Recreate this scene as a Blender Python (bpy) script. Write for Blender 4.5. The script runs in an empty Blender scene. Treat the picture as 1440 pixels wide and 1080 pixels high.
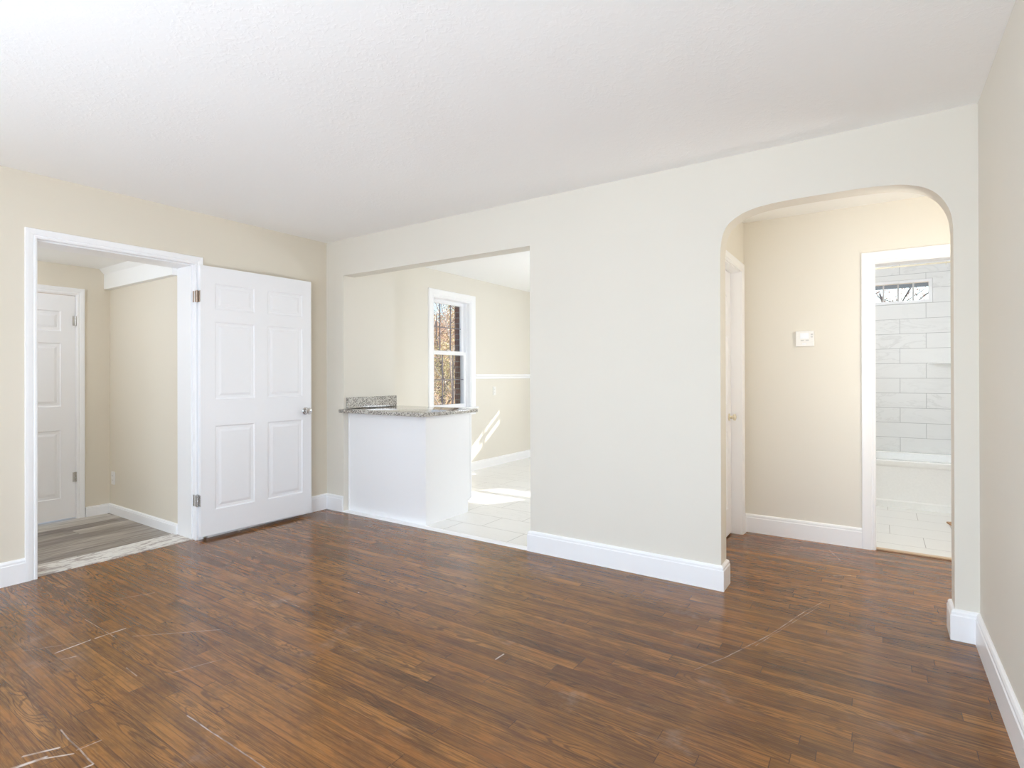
import bpy, bmesh, math, random
from mathutils import Vector, Matrix
from mathutils.geometry import tessellate_polygon

C = bpy.context.scene.collection
SC = bpy.context.scene
random.seed(7)
PI = math.pi

# ------------------------------------------------------------------ camera
cd = bpy.data.cameras.new('camera')
cam = bpy.data.objects.new('camera', cd)
C.objects.link(cam)
SC.camera = cam
FPX, YAW, PITCH, ROLL = 766.08, 0.5915, 0.0019, 0.0026
cd.sensor_fit = 'HORIZONTAL'
cd.sensor_width = 36.0
cd.lens = FPX / 1440 * 36.0
cd.shift_y = (527.03 - 540) / 1440
cd.clip_start = 0.05
cam.location = (4.2132, -3.2122, 1.2143)
cam.rotation_euler = (Matrix.Rotation(YAW, 4, 'Z') @ Matrix.Rotation(PI / 2 + PITCH, 4, 'X') @ Matrix.Rotation(-ROLL, 4, 'Z')).to_euler()

# ------------------------------------------------------------------ exposure
vs = SC.view_settings
vs.view_transform = 'Standard'
vs.look = 'None'
vs.gamma = 1.0
vs.use_curve_mapping = False
vs.exposure = -0.65
SC.cycles.use_denoising = True
SC.cycles.max_bounces = 12
SC.cycles.diffuse_bounces = 8
SC.cycles.glossy_bounces = 5
SC.cycles.transmission_bounces = 6
SC.cycles.caustics_reflective = False
SC.cycles.caustics_refractive = False
SC.cycles.sample_clamp_indirect = 6.0

# ------------------------------------------------------------------ sky, sun, daylight, added fill lights
W = bpy.data.worlds.new('sky')
SC.world = W
W.use_nodes = True
wn = W.node_tree.nodes
wl = W.node_tree.links
wn.clear()
wo = wn.new('ShaderNodeOutputWorld')
wb = wn.new('ShaderNodeBackground')
ws = wn.new('ShaderNodeTexSky')
ws.sky_type = 'NISHITA'
ws.sun_disc = False
ws.sun_elevation = math.radians(35)
ws.sun_rotation = math.radians(60)
ws.air_density = 1.0
ws.dust_density = 3.0
wl.new(ws.outputs[0], wb.inputs[0])
wb.inputs[1].default_value = 0.55
wl.new(wb.outputs[0], wo.inputs[0])

SUN_DIR = Vector((-0.55, -1.0, -0.70))          # the way the sunlight travels


def light(name, kind, loc, energy, color, **k):
    d = bpy.data.lights.new(name, kind)
    d.energy = energy
    d.color = color
    o = bpy.data.objects.new(name, d)
    C.objects.link(o)
    o.location = loc
    if kind == 'AREA':
        d.shape = 'RECTANGLE'
        d.size, d.size_y = k['size']
        o.rotation_euler = Vector(k['aim']).to_track_quat('-Z', 'Y').to_euler()
    elif kind == 'SUN':
        d.angle = math.radians(0.7)
        o.rotation_euler = Vector(k['aim']).to_track_quat('-Z', 'Y').to_euler()
    else:
        d.shadow_soft_size = k.get('r', 0.1)
    return o


light('sun', 'SUN', (6, 10, 8), 13.0, (1.0, 0.95, 0.86), aim=SUN_DIR)
# daylight entering by the front window, behind the camera
light('daylight_front_window', 'AREA', (3.05, -4.52, 1.55), 98, (0.72, 0.845, 1.0), size=(2.9, 1.25), aim=(0, 1, 0.2))
# low upward fill added to brighten the ceiling through the enlarged front window
light('fill_front_low', 'AREA', (3.05, -4.52, 0.62), 112, (0.72, 0.845, 1.0), size=(2.9, 1.1), aim=(0, 1, 0.5))
light('fill_left_low', 'AREA', (-0.32, -3.85, 0.66), 30, (0.72, 0.845, 1.0), size=(0.85, 1.1), aim=(1, 0.4, 0.5))  # added fill for the right wall and pier, through an added opening
light('fill_right_low', 'AREA', (4.76, -3.95, 0.66), 20, (0.72, 0.845, 1.0), size=(0.68, 1.1), aim=(-1, 0.2, 0.5))  # added fill from the right, lifts the ceiling
# hall lamp, set low; unseen fills added to brighten bathroom, kitchen and entry
light('hall_lamp', 'POINT', (4.78, 0.26, 1.45), 30, (1.0, 0.975, 0.92), r=0.1)
light('bathroom_fill', 'POINT', (3.72, 2.1, 2.2), 37, (0.82, 0.88, 1.0), r=0.15)
light('kitchen_fill', 'POINT', (2.3, 2.3, 1.25), 66, (0.78, 0.86, 1.0), r=0.25)
light('entry_fill', 'POINT', (-0.75, -2.55, 2.0), 26, (0.75, 0.84, 1.0), r=0.12)


# ------------------------------------------------------------------ node helpers
class NT:
    def __init__(self, name):
        self.m = bpy.data.materials.new(name)
        self.m.use_nodes = True
        self.n = self.m.node_tree.nodes
        self.l = self.m.node_tree.links
        self.b = self.n['Principled BSDF']

    def node(self, t, ins=None, **k):
        x = self.n.new(t)
        for a, v in k.items():
            setattr(x, a, v)
        for a, v in (ins or {}).items():
            self.set(x.inputs[a], v)
        return x

    def set(self, sock, v):
        if hasattr(v, 'is_linked') or isinstance(v, bpy.types.NodeSocket):
            self.l.new(v, sock)
        else:
            sock.default_value = v

    def math(self, op, a, b=0.0, c=None):
        x = self.node('ShaderNodeMath', operation=op)
        self.set(x.inputs[0], a)
        self.set(x.inputs[1], b)
        if c is not None:
            self.set(x.inputs[2], c)
        return x.outputs[0]

    def pos(self):
        return self.node('ShaderNodeNewGeometry').outputs['Position']

    def xyz(self, v):
        s = self.node('ShaderNodeSeparateXYZ')
        self.l.new(v, s.inputs[0])
        return s.outputs

    def comb(self, x=0.0, y=0.0, z=0.0):
        s = self.node('ShaderNodeCombineXYZ')
        for i, v in enumerate((x, y, z)):
            self.set(s.inputs[i], v)
        return s.outputs[0]

    def noise(self, vec, scale=5, detail=3, rough=0.5, dist=0.0, out='Fac'):
        x = self.node('ShaderNodeTexNoise', {'Scale': scale, 'Detail': detail, 'Roughness': rough, 'Distortion': dist})
        self.l.new(vec, x.inputs['Vector'])
        return x.outputs[out]

    def white(self, vec, out='Value', dim='3D'):
        x = self.node('ShaderNodeTexWhiteNoise', noise_dimensions=dim)
        self.l.new(vec, x.inputs['Vector'])
        return x.outputs[out]

    def ramp(self, fac, stops, interp='LINEAR'):
        x = self.node('ShaderNodeValToRGB')
        x.color_ramp.interpolation = interp
        e = x.color_ramp.elements
        while len(e) < len(stops):
            e.new(0.5)
        for i, (p, c) in enumerate(stops):
            e[i].position = p
            e[i].color = (*c, 1) if len(c) == 3 else c
        self.l.new(fac, x.inputs[0])
        return x.outputs[0]

    def mix(self, f, a, b, mode='MIX'):
        x = self.node('ShaderNodeMix', data_type='RGBA', blend_type=mode)
        self.set(x.inputs[0], f)
        for s, v in ((x.inputs[6], a), (x.inputs[7], b)):
            if isinstance(v, tuple) and len(v) == 3:
                v = (*v, 1)
            self.set(s, v)
        return x.outputs[2]

    def smooth(self, v, a, b, oa=0.0, ob=1.0):
        x = self.node('ShaderNodeMapRange', interpolation_type='SMOOTHSTEP')
        self.set(x.inputs[0], v)
        for i, q in enumerate((a, b, oa, ob)):
            x.inputs[i + 1].default_value = q
        return x.outputs[0]

    def bump(self, h, strength=0.2, dist=0.01):
        x = self.node('ShaderNodeBump', {'Strength': strength, 'Distance': dist})
        self.l.new(h, x.inputs['Height'])
        self.l.new(x.outputs[0], self.b.inputs['Normal'])

    def base(self, c, rough=0.5, spec=0.5, metal=0.0):
        if isinstance(c, tuple):
            c = (*c[:3], 1)
        self.set(self.b.inputs['Base Color'], c)
        self.set(self.b.inputs['Roughness'], rough)
        self.b.inputs['Specular IOR Level'].default_value = spec
        self.b.inputs['Metallic'].default_value = metal
        return self.m


def srgb(r, g, b):
    f = lambda c: (c / 255 / 12.92) if c / 255 <= 0.04045 else ((c / 255 + 0.055) / 1.055) ** 2.4
    return (f(r), f(g), f(b))


def paint(name, rgb, rough=0.6, bs=0.04, scale=180, var=0.02, spec=0.3):
    t = NT(name)
    p = t.pos()
    n = t.noise(p, 1.3, 3)
    c = tuple(srgb(*rgb))
    lo = tuple(x * (1 - var) for x in c)
    col = t.mix(n, lo, tuple(min(1, x * (1 + var)) for x in c))
    t.bump(t.noise(p, scale, 2), bs, 0.002)
    return t.base(col, rough, spec)


def plain(name, rgb, rough=0.4, metal=0.0, spec=0.5):
    t = NT(name)
    n = t.noise(t.pos(), 60, 2)
    c = srgb(*rgb)
    col = t.mix(n, tuple(x * 0.95 for x in c), tuple(min(1, x * 1.03) for x in c))
    return t.base(col, rough, spec, metal)


M = {}
M['wall'] = paint('warm_white_wall_paint', (231, 226, 215), 0.6)
M['wall_beige'] = paint('beige_wall_paint', (228, 220, 204), 0.6)
M['wall_hall'] = paint('cream_hall_paint', (232, 227, 216), 0.55)
M['trim'] = paint('white_semi_gloss_trim_paint', (250, 250, 251), 0.3, 0.03, 60, 0.01, 0.5)
M['door'] = paint('white_door_paint', (249, 249, 251), 0.38, 0.03, 120, 0.01, 0.45)
M['cabinet'] = paint('white_cabinet_paint', (249, 249, 250), 0.35, 0.01, 60, 0.01, 0.5)
M['tub'] = plain('white_tub_enamel', (246, 246, 243), 0.15)
M['plastic'] = plain('white_plastic', (240, 238, 234), 0.35)
M['screen'] = plain('pale_display', (246, 248, 252), 0.2)
M['button'] = plain('grey_button', (205, 203, 202), 0.4)
M['muntin'] = plain('grey_glazing_bars', (128, 124, 130), 0.5)
M['slot'] = plain('dark_slot', (120, 116, 110), 0.5)
M['nickel'] = plain('brushed_nickel', (200, 198, 196), 0.25, 1.0)
M['copper'] = plain('tarnished_hinge_metal', (178, 160, 145), 0.35, 0.85)
M['brass'] = plain('pale_brass', (238, 230, 206), 0.35, 0.2)
M['dark'] = plain('dark_gap', (40, 34, 30), 0.8)
M['eave'] = plain('blue_grey_soffit', (92, 122, 156), 0.7)


def ceiling_mat():
    t = NT('stippled_ceiling_paint')
    p = t.pos()
    a = t.noise(p, 38, 4, 0.6, 0.8)
    a = t.smooth(a, 0.48, 0.62)
    b = t.noise(p, 3, 2)
    h = t.math('MULTIPLY', a, t.smooth(b, 0.35, 0.65, 0.25, 1.0))
    t.bump(h, 0.22, 0.003)
    return t.base(srgb(253, 253, 252), 0.85, 0.1)


M['ceiling'] = ceiling_mat()
M['ceiling_plain'] = paint('flat_white_ceiling_paint', (249, 249, 247), 0.8, 0.05, 90, 0.01, 0.15)

# worn scratches on the oak floor: x0, y0, x1, y1, half width, strength
SCR = [(1.206, -2.343, 1.192, -2.211, .0035, 1), (1.192, -2.19, 1.194, -2.071, .0035, .9), (1.297, -2.347, 1.316, -2.305, .003, .6),
       (1.063, -2.417, 1.176, -2.246, .002, .3), (1.315, -2.085, 1.594, -1.818, .003, .3), (1.979, -2.678, 2.002, -2.601, .006, .9),
       (1.991, -2.624, 2.057, -2.544, .003, .8), (1.938, -2.637, 1.982, -2.558, .004, .8), (2.155, -2.24, 2.72, -2.236, .002, .6),
       (2.161, -2.554, 2.166, -2.529, .003, .8), (1.875, -2.522, 2.166, -2.526, .002, .55), (1.605, -2.221, 1.713, -2.227, .002, .3), (2.046, -2.531, 2.055, -2.466, .002, .5),
       (3.97, .15, 3.897, -.051, .002, .3), (3.897, -.051, 3.788, -.429, .002, .5), (3.788, -.429, 3.668, -.744, .002, .5),
       (3.668, -.744, 3.582, -.925, .002, .4), (2.85, -1.314, 2.854, -1.261, .003, .8), (3.952, .059, 3.752, -.575, .0015, .35),
       (1.412, -1.445, 1.683, -1.454, .0015, .4), (.754, -1.953, .832, -1.792, .003, .35), (.915, -2.14, 1.255, -2.135, .0015, .45),
       (3.93, 1.149, 4.003, .955, .004, .35), (4.073, .667, 3.984, .606, .003, .4), (1.87, -1.965, 1.803, -2.146, .002, .3)]


def oak_mat():
    t = NT('worn_red_brown_oak_strip_floor')
    p = t.pos()
    X, Y, Z = t.xyz(p)
    BW = 0.0575
    yy = t.math('DIVIDE', t.math('ADD', Y, 10), BW)
    row = t.math('FLOOR', yy)
    fy = t.math('FRACT', yy)
    rr = t.white(t.comb(row, 3.3, 0))
    BL = t.math('ADD', t.math('MULTIPLY', rr, 0.5), 0.75)
    xx = t.math('ADD', t.math('DIVIDE', t.math('ADD', X, 10), BL), t.math('MULTIPLY', t.white(t.comb(row, 7.7, 1)), 13.0))
    col = t.math('FLOOR', xx)
    fx = t.math('FRACT', xx)
    idv = t.comb(row, col, 0)
    r1 = t.white(idv)
    r2 = t.white(t.comb(row, col, 5.5))
    # grain: long streaks and cathedral figure, shifted per board
    off = t.math('MULTIPLY', r1, 40)
    gx = t.math('ADD', X, off)
    g1 = t.noise(t.comb(t.math('MULTIPLY', gx, 2.2), t.math('MULTIPLY', Y, 95), off), 1.0, 4, 0.6, 0.4)
    fig = t.noise(t.comb(t.math('MULTIPLY', gx, 1.5), t.math('MULTIPLY', Y, 16), off), 1.0, 2, 0.5, 0.6)
    rings = t.math('SINE', t.math('MULTIPLY', fig, 85))
    rings = t.smooth(rings, 0.1, 1.0)
    fine = t.noise(t.comb(t.math('MULTIPLY', gx, 14), t.math('MULTIPLY', Y, 420), off), 1.0, 2, 0.6)
    base = t.ramp(r1, [(0.0, srgb(104, 64, 36)), (0.25, srgb(124, 77, 40)), (0.5, srgb(142, 90, 45)), (0.78, srgb(152, 98, 49)), (1.0, srgb(170, 116, 60))])
    big = t.noise(p, 1.1, 4, 0.6, 0.6)
    base = t.mix(t.smooth(big, 0.35, 0.7, 0.0, 0.6), base, srgb(156, 106, 46))
    mott = t.noise(t.comb(t.math('MULTIPLY', gx, 4), t.math('MULTIPLY', Y, 12), 0.0), 1.0, 4, 0.65)
    base = t.mix(t.smooth(mott, 0.42, 0.62, 0.0, 0.5), base, srgb(84, 56, 34))
    figm = t.math('MULTIPLY', rings, t.smooth(r2, 0.35, 0.8, 0.10, 0.62))
    c = t.mix(figm, base, srgb(62, 40, 25))
    c = t.mix(t.smooth(g1, 0.40, 0.66, 0.0, 0.6), c, srgb(74, 47, 28))
    c = t.mix(t.smooth(fine, 0.5, 0.75, 0.0, 0.35), c, srgb(178, 130, 80))
    # seams
    e = t.math('MINIMUM', fy, t.math('SUBTRACT', 1.0, fy))
    seam = t.smooth(e, 0.0, 0.035, 1.0, 0.0)
    ex = t.math('MULTIPLY', t.math('MINIMUM', fx, t.math('SUBTRACT', 1.0, fx)), BL)
    butt = t.smooth(ex, 0.0, 0.0022, 1.0, 0.0)
    seamv = t.math('MULTIPLY', seam, t.smooth(t.noise(t.comb(t.math('MULTIPLY', X, 1.7), row, 2.0), 1.0, 2), 0.35, 0.65, 0.25, 0.85))
    gap = t.math('MAXIMUM', seamv, t.math('MULTIPLY', butt, 0.8))
    c = t.mix(gap, c, srgb(46, 30, 23))
    # scuffs
    wob = t.noise(p, 9, 3, 0.6)
    sc = None
    wx = t.math('ADD', X, t.math('MULTIPLY', t.math('SUBTRACT', wob, 0.5), 0.007))
    wy = t.math('ADD', Y, t.math('MULTIPLY', t.math('SUBTRACT', t.noise(p, 11, 3), 0.5), 0.007))
    for x0, y0, x1, y1, hw, s in SCR:
        dx, dy = x1 - x0, y1 - y0
        L2 = dx * dx + dy * dy
        ax = t.math('SUBTRACT', wx, x0)
        ay = t.math('SUBTRACT', wy, y0)
        h = t.node('ShaderNodeMath', operation='MULTIPLY_ADD', use_clamp=True)
        t.set(h.inputs[0], ax)
        h.inputs[1].default_value = dx / L2
        t.set(h.inputs[2], t.math('MULTIPLY', ay, dy / L2))
        h = h.outputs[0]
        px = t.math('SUBTRACT', ax, t.math('MULTIPLY', h, dx))
        py = t.math('SUBTRACT', ay, t.math('MULTIPLY', h, dy))
        d = t.math('SQRT', t.math('ADD', t.math('MULTIPLY', px, px), t.math('MULTIPLY', py, py)))
        m = t.smooth(d, hw * 0.4, hw * 1.7, s, 0.0)
        sc = m if sc is None else t.math('MAXIMUM', sc, m)
    sc = t.math('MULTIPLY', sc, t.smooth(t.noise(p, 16, 2), 0.38, 0.6, 0.3, 0.9))
    # chalky haze left by wear, and small flecks
    hz = t.math('MULTIPLY', t.smooth(t.noise(p, 2.6, 5, 0.65, 0.5), 0.56, 0.74), t.smooth(t.noise(p, 18, 3, 0.6), 0.3, 0.75))
    c = t.mix(t.math('MULTIPLY', hz, 0.30), c, srgb(178, 156, 140))
    vo = t.node('ShaderNodeTexVoronoi', {'Scale': 5.0, 'Randomness': 1.0})
    t.l.new(p, vo.inputs['Vector'])
    fl = t.math('MULTIPLY', t.smooth(vo.outputs['Distance'], 0.012, 0.03, 1.0, 0.0), t.math('GREATER_THAN', t.white(vo.outputs['Position']), 0.72))
    c = t.mix(t.math('MULTIPLY', fl, 0.8), c, srgb(225, 210, 195))
    c = t.mix(sc, c, srgb(222, 205, 190))
    rough = t.smooth(t.noise(p, 3.2, 5, 0.6), 0.35, 0.7, 0.17, 0.225)
    hgt = t.math('SUBTRACT', t.math('MULTIPLY', fine, 0.0), t.math('MULTIPLY', gap, 1.0))
    hgt = t.math('ADD', hgt, t.math('MULTIPLY', t.smooth(e, 0.0, 0.45), 0.5))
    hgt = t.math('ADD', hgt, t.math('MULTIPLY', r2, 0.5))
    return t.base(c, rough, 0.5)


M['oak'] = oak_mat()


def tile_mat(name, x0, y0, L, Wd, shift, axes='xy', grout=(205, 203, 198), gw=0.0022, tone=(238, 237, 234), vein=0.3, rough=0.22, alt=False):
    t = NT(name)
    p = t.pos()
    P = t.xyz(p)
    A = P['XYZ'.index(axes[0].upper())]
    B = P['XYZ'.index(axes[1].upper())]
    v = t.math('DIVIDE', t.math('ADD', t.math('SUBTRACT', B, y0), 50 * Wd), Wd)
    row = t.math('SUBTRACT', t.math('FLOOR', v), 50)
    fv = t.math('FRACT', v)
    sh = t.math('FLOORED_MODULO', row, 2.0) if alt else row
    u = t.math('DIVIDE', t.math('SUBTRACT', t.math('SUBTRACT', A, x0), t.math('MULTIPLY', sh, shift)), L)
    u = t.math('ADD', u, 50)
    fu = t.math('FRACT', u)
    col = t.math('FLOOR', u)
    ev = t.math('MULTIPLY', t.math('MINIMUM', fv, t.math('SUBTRACT', 1.0, fv)), Wd)
    eu = t.math('MULTIPLY', t.math('MINIMUM', fu, t.math('SUBTRACT', 1.0, fu)), L)
    g = t.smooth(t.math('MINIMUM', ev, eu), gw * 0.5, gw, 1.0, 0.0)
    idv = t.comb(row, col, 1)
    r = t.white(idv)
    r2 = t.white(t.comb(row, col, 9))
    q = t.node('ShaderNodeVectorMath', operation='ADD')
    t.l.new(p, q.inputs[0])
    t.l.new(t.comb(t.math('MULTIPLY', r, 37), t.math('MULTIPLY', r2, 21), t.math('MULTIPLY', r, 11)), q.inputs[1])
    sq = t.node('ShaderNodeMapping')
    sq.inputs['Rotation'].default_value = (0.2, 0.55, 0.5)
    sq.inputs['Scale'].default_value = (2.0, 5.0, 6.0)
    t.l.new(q.outputs[0], sq.inputs[0])
    n = t.noise(sq.outputs[0], 1.0, 5, 0.6, 1.2)
    vn = t.math('ABSOLUTE', t.math('SUBTRACT', n, 0.5))
    vm = t.smooth(vn, 0.0, 0.035, 1.0, 0.0)
    vm = t.math('MULTIPLY', vm, t.smooth(r2, 0.2, 0.9, 0.15, 1.0))
    cl = t.smooth(n, 0.5, 0.8)
    tc = srgb(*tone)
    dk = srgb(tone[0] - 42, tone[1] - 42, tone[2] - 44)
    c = t.mix(t.math('MULTIPLY', vm, vein), tc, dk)
    c = t.mix(t.math('MULTIPLY', t.math('MULTIPLY', cl, r), vein * 0.8), c, dk)
    c = t.mix(g, c, srgb(*grout))
    t.bump(t.math('SUBTRACT', 1.0, g), 0.3, 0.001)
    return t.base(c, t.math('ADD', t.math('MULTIPLY', g, 0.4), rough), 0.5)


M['ktile'] = tile_mat('white_marble_look_floor_tile', 1.359, 0.008, 0.607, 0.2915, 0.197, 'xy', (158, 156, 152), 0.0042, (240, 239, 236), 0.18)
M['btile'] = tile_mat('white_bathroom_floor_tile', 4.488, 1.555, 0.607, 0.29, -0.203, 'xy', (150, 146, 140), 0.003, (242, 241, 237), 0.12)
M['wtile'] = tile_mat('marble_look_wall_tile', 4.40, 1.48 - 3 * 0.1505, 0.61, 0.1505, 0.213, 'xz', (182, 182, 180), 0.0026, (238, 238, 236), 0.28, 0.32, True)


def granite_mat():
    t = NT('speckled_grey_granite')
    p = t.pos()
    v1 = t.node('ShaderNodeTexVoronoi', {'Scale': 210.0})
    v2 = t.node('ShaderNodeTexVoronoi', {'Scale': 110.0})
    for v in (v1, v2):
        t.l.new(p, v.inputs['Vector'])
    a = t.white(v1.outputs['Position'])
    b = t.white(v2.outputs['Position'])
    c = t.ramp(a, [(0.0, srgb(72, 70, 74)), (0.15, srgb(134, 128, 122)), (0.28, srgb(186, 180, 170)), (0.6, srgb(206, 201, 190)), (0.85, srgb(228, 225, 217))], 'CONSTANT')
    c = t.mix(t.math('MULTIPLY', t.math('GREATER_THAN', b, 0.8), 0.7), c, srgb(112, 104, 98))
    return t.base(c, 0.06, 0.75)


M['granite'] = granite_mat()


def vinyl_mat():
    t = NT('grey_wood_look_vinyl_plank')
    p = t.pos()
    X, Y, Z = t.xyz(p)
    v = t.math('DIVIDE', t.math('ADD', X, 10.03), 0.152)
    row = t.math('FLOOR', v)
    fv = t.math('FRACT', v)
    u = t.math('ADD', t.math('DIVIDE', t.math('ADD', Y, 20), 0.92), t.math('MULTIPLY', t.white(t.comb(row, 2, 0)), 7))
    col = t.math('FLOOR', u)
    fu = t.math('FRACT', u)
    r = t.white(t.comb(row, col, 0))
    s = t.noise(t.comb(t.math('MULTIPLY', X, 26), t.math('MULTIPLY', Y, 2.2), t.math('MULTIPLY', r, 30)), 1.0, 5, 0.6, 0.5)
    s2 = t.noise(t.comb(t.math('MULTIPLY', X, 110), t.math('MULTIPLY', Y, 5), r), 1.0, 3)
    f = t.math('ADD', t.math('MULTIPLY', s, 0.8), t.math('ADD', t.math('MULTIPLY', r, 0.35), t.math('MULTIPLY', s2, 0.25)))
    c = t.ramp(f, [(0.42, srgb(104, 94, 88)), (0.60, srgb(146, 136, 126)), (0.76, srgb(182, 174, 163)), (0.92, srgb(212, 206, 198))])
    e = t.math('MINIMUM', t.math('MULTIPLY', t.math('MINIMUM', fv, t.math('SUBTRACT', 1, fv)), 0.152), t.math('MULTIPLY', t.math('MINIMUM', fu, t.math('SUBTRACT', 1, fu)), 0.92))
    g = t.smooth(e, 0.0005, 0.002, 1.0, 0.0)
    c = t.mix(t.math('MULTIPLY', g, 0.6), c, srgb(88, 80, 76))
    return t.base(c, 0.4, 0.4)


M['vinyl'] = vinyl_mat()


def worn_white_mat():
    t = NT('paint_smeared_threshold_board')
    p = t.pos()
    X, Y, Z = t.xyz(p)
    n = t.noise(t.comb(t.math('MULTIPLY', X, 3), Y, 0.0), 7.0, 6, 0.7, 1.0)
    c = t.mix(t.smooth(n, 0.46, 0.60), srgb(232, 228, 220), srgb(176, 164, 156))
    n2 = t.noise(p, 40, 4, 0.7)
    c = t.mix(t.smooth(n2, 0.6, 0.75, 0, 0.6), c, srgb(150, 138, 130))
    return t.base(c, 0.5, 0.3)


M['worn'] = worn_white_mat()


def brick_mat():
    t = NT('red_brown_brick')
    b = t.node('ShaderNodeTexBrick', {'Scale': 1.0, 'Mortar Size': 0.006, 'Brick Width': 0.2, 'Row Height': 0.07})
    X, Y, Z = t.xyz(t.pos())
    t.l.new(t.comb(t.math('ADD', X, Y), Z, 0), b.inputs['Vector'])
    b.inputs['Color1'].default_value = (*srgb(112, 70, 58), 1)
    b.inputs['Color2'].default_value = (*srgb(84, 54, 48), 1)
    b.inputs['Mortar'].default_value = (*srgb(130, 120, 112), 1)
    return t.base(b.outputs['Color'], 0.85, 0.2)


M['brick'] = brick_mat()


def glass_mat():
    t = NT('clear_window_glass')
    t.n.remove(t.b)
    out = t.n['Material Output']
    a = t.node('ShaderNodeBsdfTransparent')
    a.inputs[0].default_value = (0.97, 0.98, 0.98, 1)
    g = t.node('ShaderNodeBsdfGlossy', {'Roughness': 0.02})
    mx = t.node('ShaderNodeMixShader')
    mx.inputs[0].default_value = 0.06
    t.l.new(a.outputs[0], mx.inputs[1])
    t.l.new(g.outputs[0], mx.inputs[2])
    t.l.new(mx.outputs[0], out.inputs[0])
    return t.m


M['glass'] = glass_mat()
M['rug'] = plain('brown_woven_mat', (176, 140, 108), 0.9)
M['bark'] = plain('grey_brown_bark', (176, 168, 162), 0.9)
M['bark_dark'] = plain('dark_bark', (104, 96, 98), 0.9)


def leaf_mat(name, stops):
    t = NT(name)
    oi = t.white(t.node('ShaderNodeVectorMath', {0: t.pos(), 1: (9, 9, 9)}, operation='SNAP').outputs[0]) if False else t.noise(t.pos(), 6, 2)
    w = t.node('ShaderNodeNewGeometry').outputs['Random Per Island']
    c = t.ramp(w, stops, 'CONSTANT')
    t.b.inputs['Transmission Weight'].default_value = 0.0
    return t.base(c, 0.8, 0.2)


M['leaf_orange'] = leaf_mat('tan_and_orange_leaves', [(0, srgb(206, 170, 130)), (.25, srgb(226, 200, 168)), (.5, srgb(184, 148, 112)), (.75, srgb(236, 220, 200)), (.9, srgb(150, 120, 100))])
M['leaf_olive'] = leaf_mat('olive_and_yellow_leaves', [(0, srgb(186, 182, 132)), (.25, srgb(214, 208, 160)), (.5, srgb(150, 150, 112)), (.75, srgb(228, 222, 192)), (.9, srgb(190, 164, 128))])
M['leaf_brown'] = leaf_mat('pink_brown_leaves', [(0, srgb(204, 176, 160)), (.25, srgb(224, 202, 190)), (.5, srgb(176, 146, 130)), (.75, srgb(240, 228, 220)), (.9, srgb(140, 118, 110))])


def ground_mat():
    t = NT('leaf_strewn_ground')
    c = t.ramp(t.noise(t.pos(), 9, 6, 0.7), [(0.3, srgb(120, 96, 70)), (0.5, srgb(168, 138, 104)), (0.7, srgb(196, 172, 140))])
    return t.base(c, 0.9, 0.1)


M['ground'] = ground_mat()


# ------------------------------------------------------------------ mesh helpers
def link(name, bm, m, parent=None, smooth=False, mats=None):
    me = bpy.data.meshes.new(name)
    bmesh.ops.recalc_face_normals(bm, faces=bm.faces)
    bm.to_mesh(me)
    bm.free()
    for q in (mats or [m]):
        me.materials.append(q)
    o = bpy.data.objects.new(name, me)
    C.objects.link(o)
    if parent:
        o.parent = parent
    if smooth:
        for f in me.polygons:
            f.use_smooth = True
        try:
            me.set_sharp_from_angle(angle=math.radians(35))
        except Exception:
            pass
    return o


def tag(o, label, cat, group=None, kind=None):
    o['label'] = label
    o['category'] = cat
    if group:
        o['group'] = group
    if kind:
        o['kind'] = kind
    return o


def struct(o, label, cat):
    return tag(o, label, cat, None, 'structure')


def empty(name, loc=(0, 0, 0)):
    o = bpy.data.objects.new(name, None)
    o.location = loc
    C.objects.link(o)
    return o


def box(bm, x0, x1, y0, y1, z0, z1, bev=0.0, seg=2):
    r = bmesh.ops.create_cube(bm, size=1)
    vs_ = r['verts']
    for v in vs_:
        v.co = ((x0 + x1) / 2 + v.co.x * (x1 - x0), (y0 + y1) / 2 + v.co.y * (y1 - y0), (z0 + z1) / 2 + v.co.z * (z1 - z0))
    if bev:
        es = list({e for v in vs_ for e in v.link_edges})
        bmesh.ops.bevel(bm, geom=es, offset=bev, segments=seg, affect='EDGES', profile=0.5)
    return vs_


def BX(*a, **k):
    bm = bmesh.new()
    box(bm, *a, **k)
    return bm


def cyl(bm, p, q, r0, r1=None, n=16, caps=True):
    r1 = r0 if r1 is None else r1
    p, q = Vector(p), Vector(q)
    d = q - p
    r = bmesh.ops.create_cone(bm, cap_ends=caps, segments=n, radius1=r0, radius2=r1, depth=d.length)
    mt = Matrix.Translation((p + q) / 2) @ d.to_track_quat('Z', 'Y').to_matrix().to_4x4()
    bmesh.ops.transform(bm, matrix=mt, verts=r['verts'])


def lathe(bm, prof, axis_o, axis_d, n=28):
    """prof: (distance along axis, radius)"""
    q = Vector(axis_d).to_track_quat('Z', 'Y')
    rings = []
    for h, r in prof:
        ring = []
        for i in range(n):
            a = 2 * PI * i / n
            ring.append(bm.verts.new(Vector(axis_o) + q @ Vector((r * math.cos(a), r * math.sin(a), h))))
        rings.append(ring)
    for a, b in zip(rings, rings[1:]):
        for i in range(n):
            bm.faces.new((a[i], a[(i + 1) % n], b[(i + 1) % n], b[i]))
    bm.faces.new(rings[0][::-1])
    bm.faces.new(rings[-1])


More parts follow.
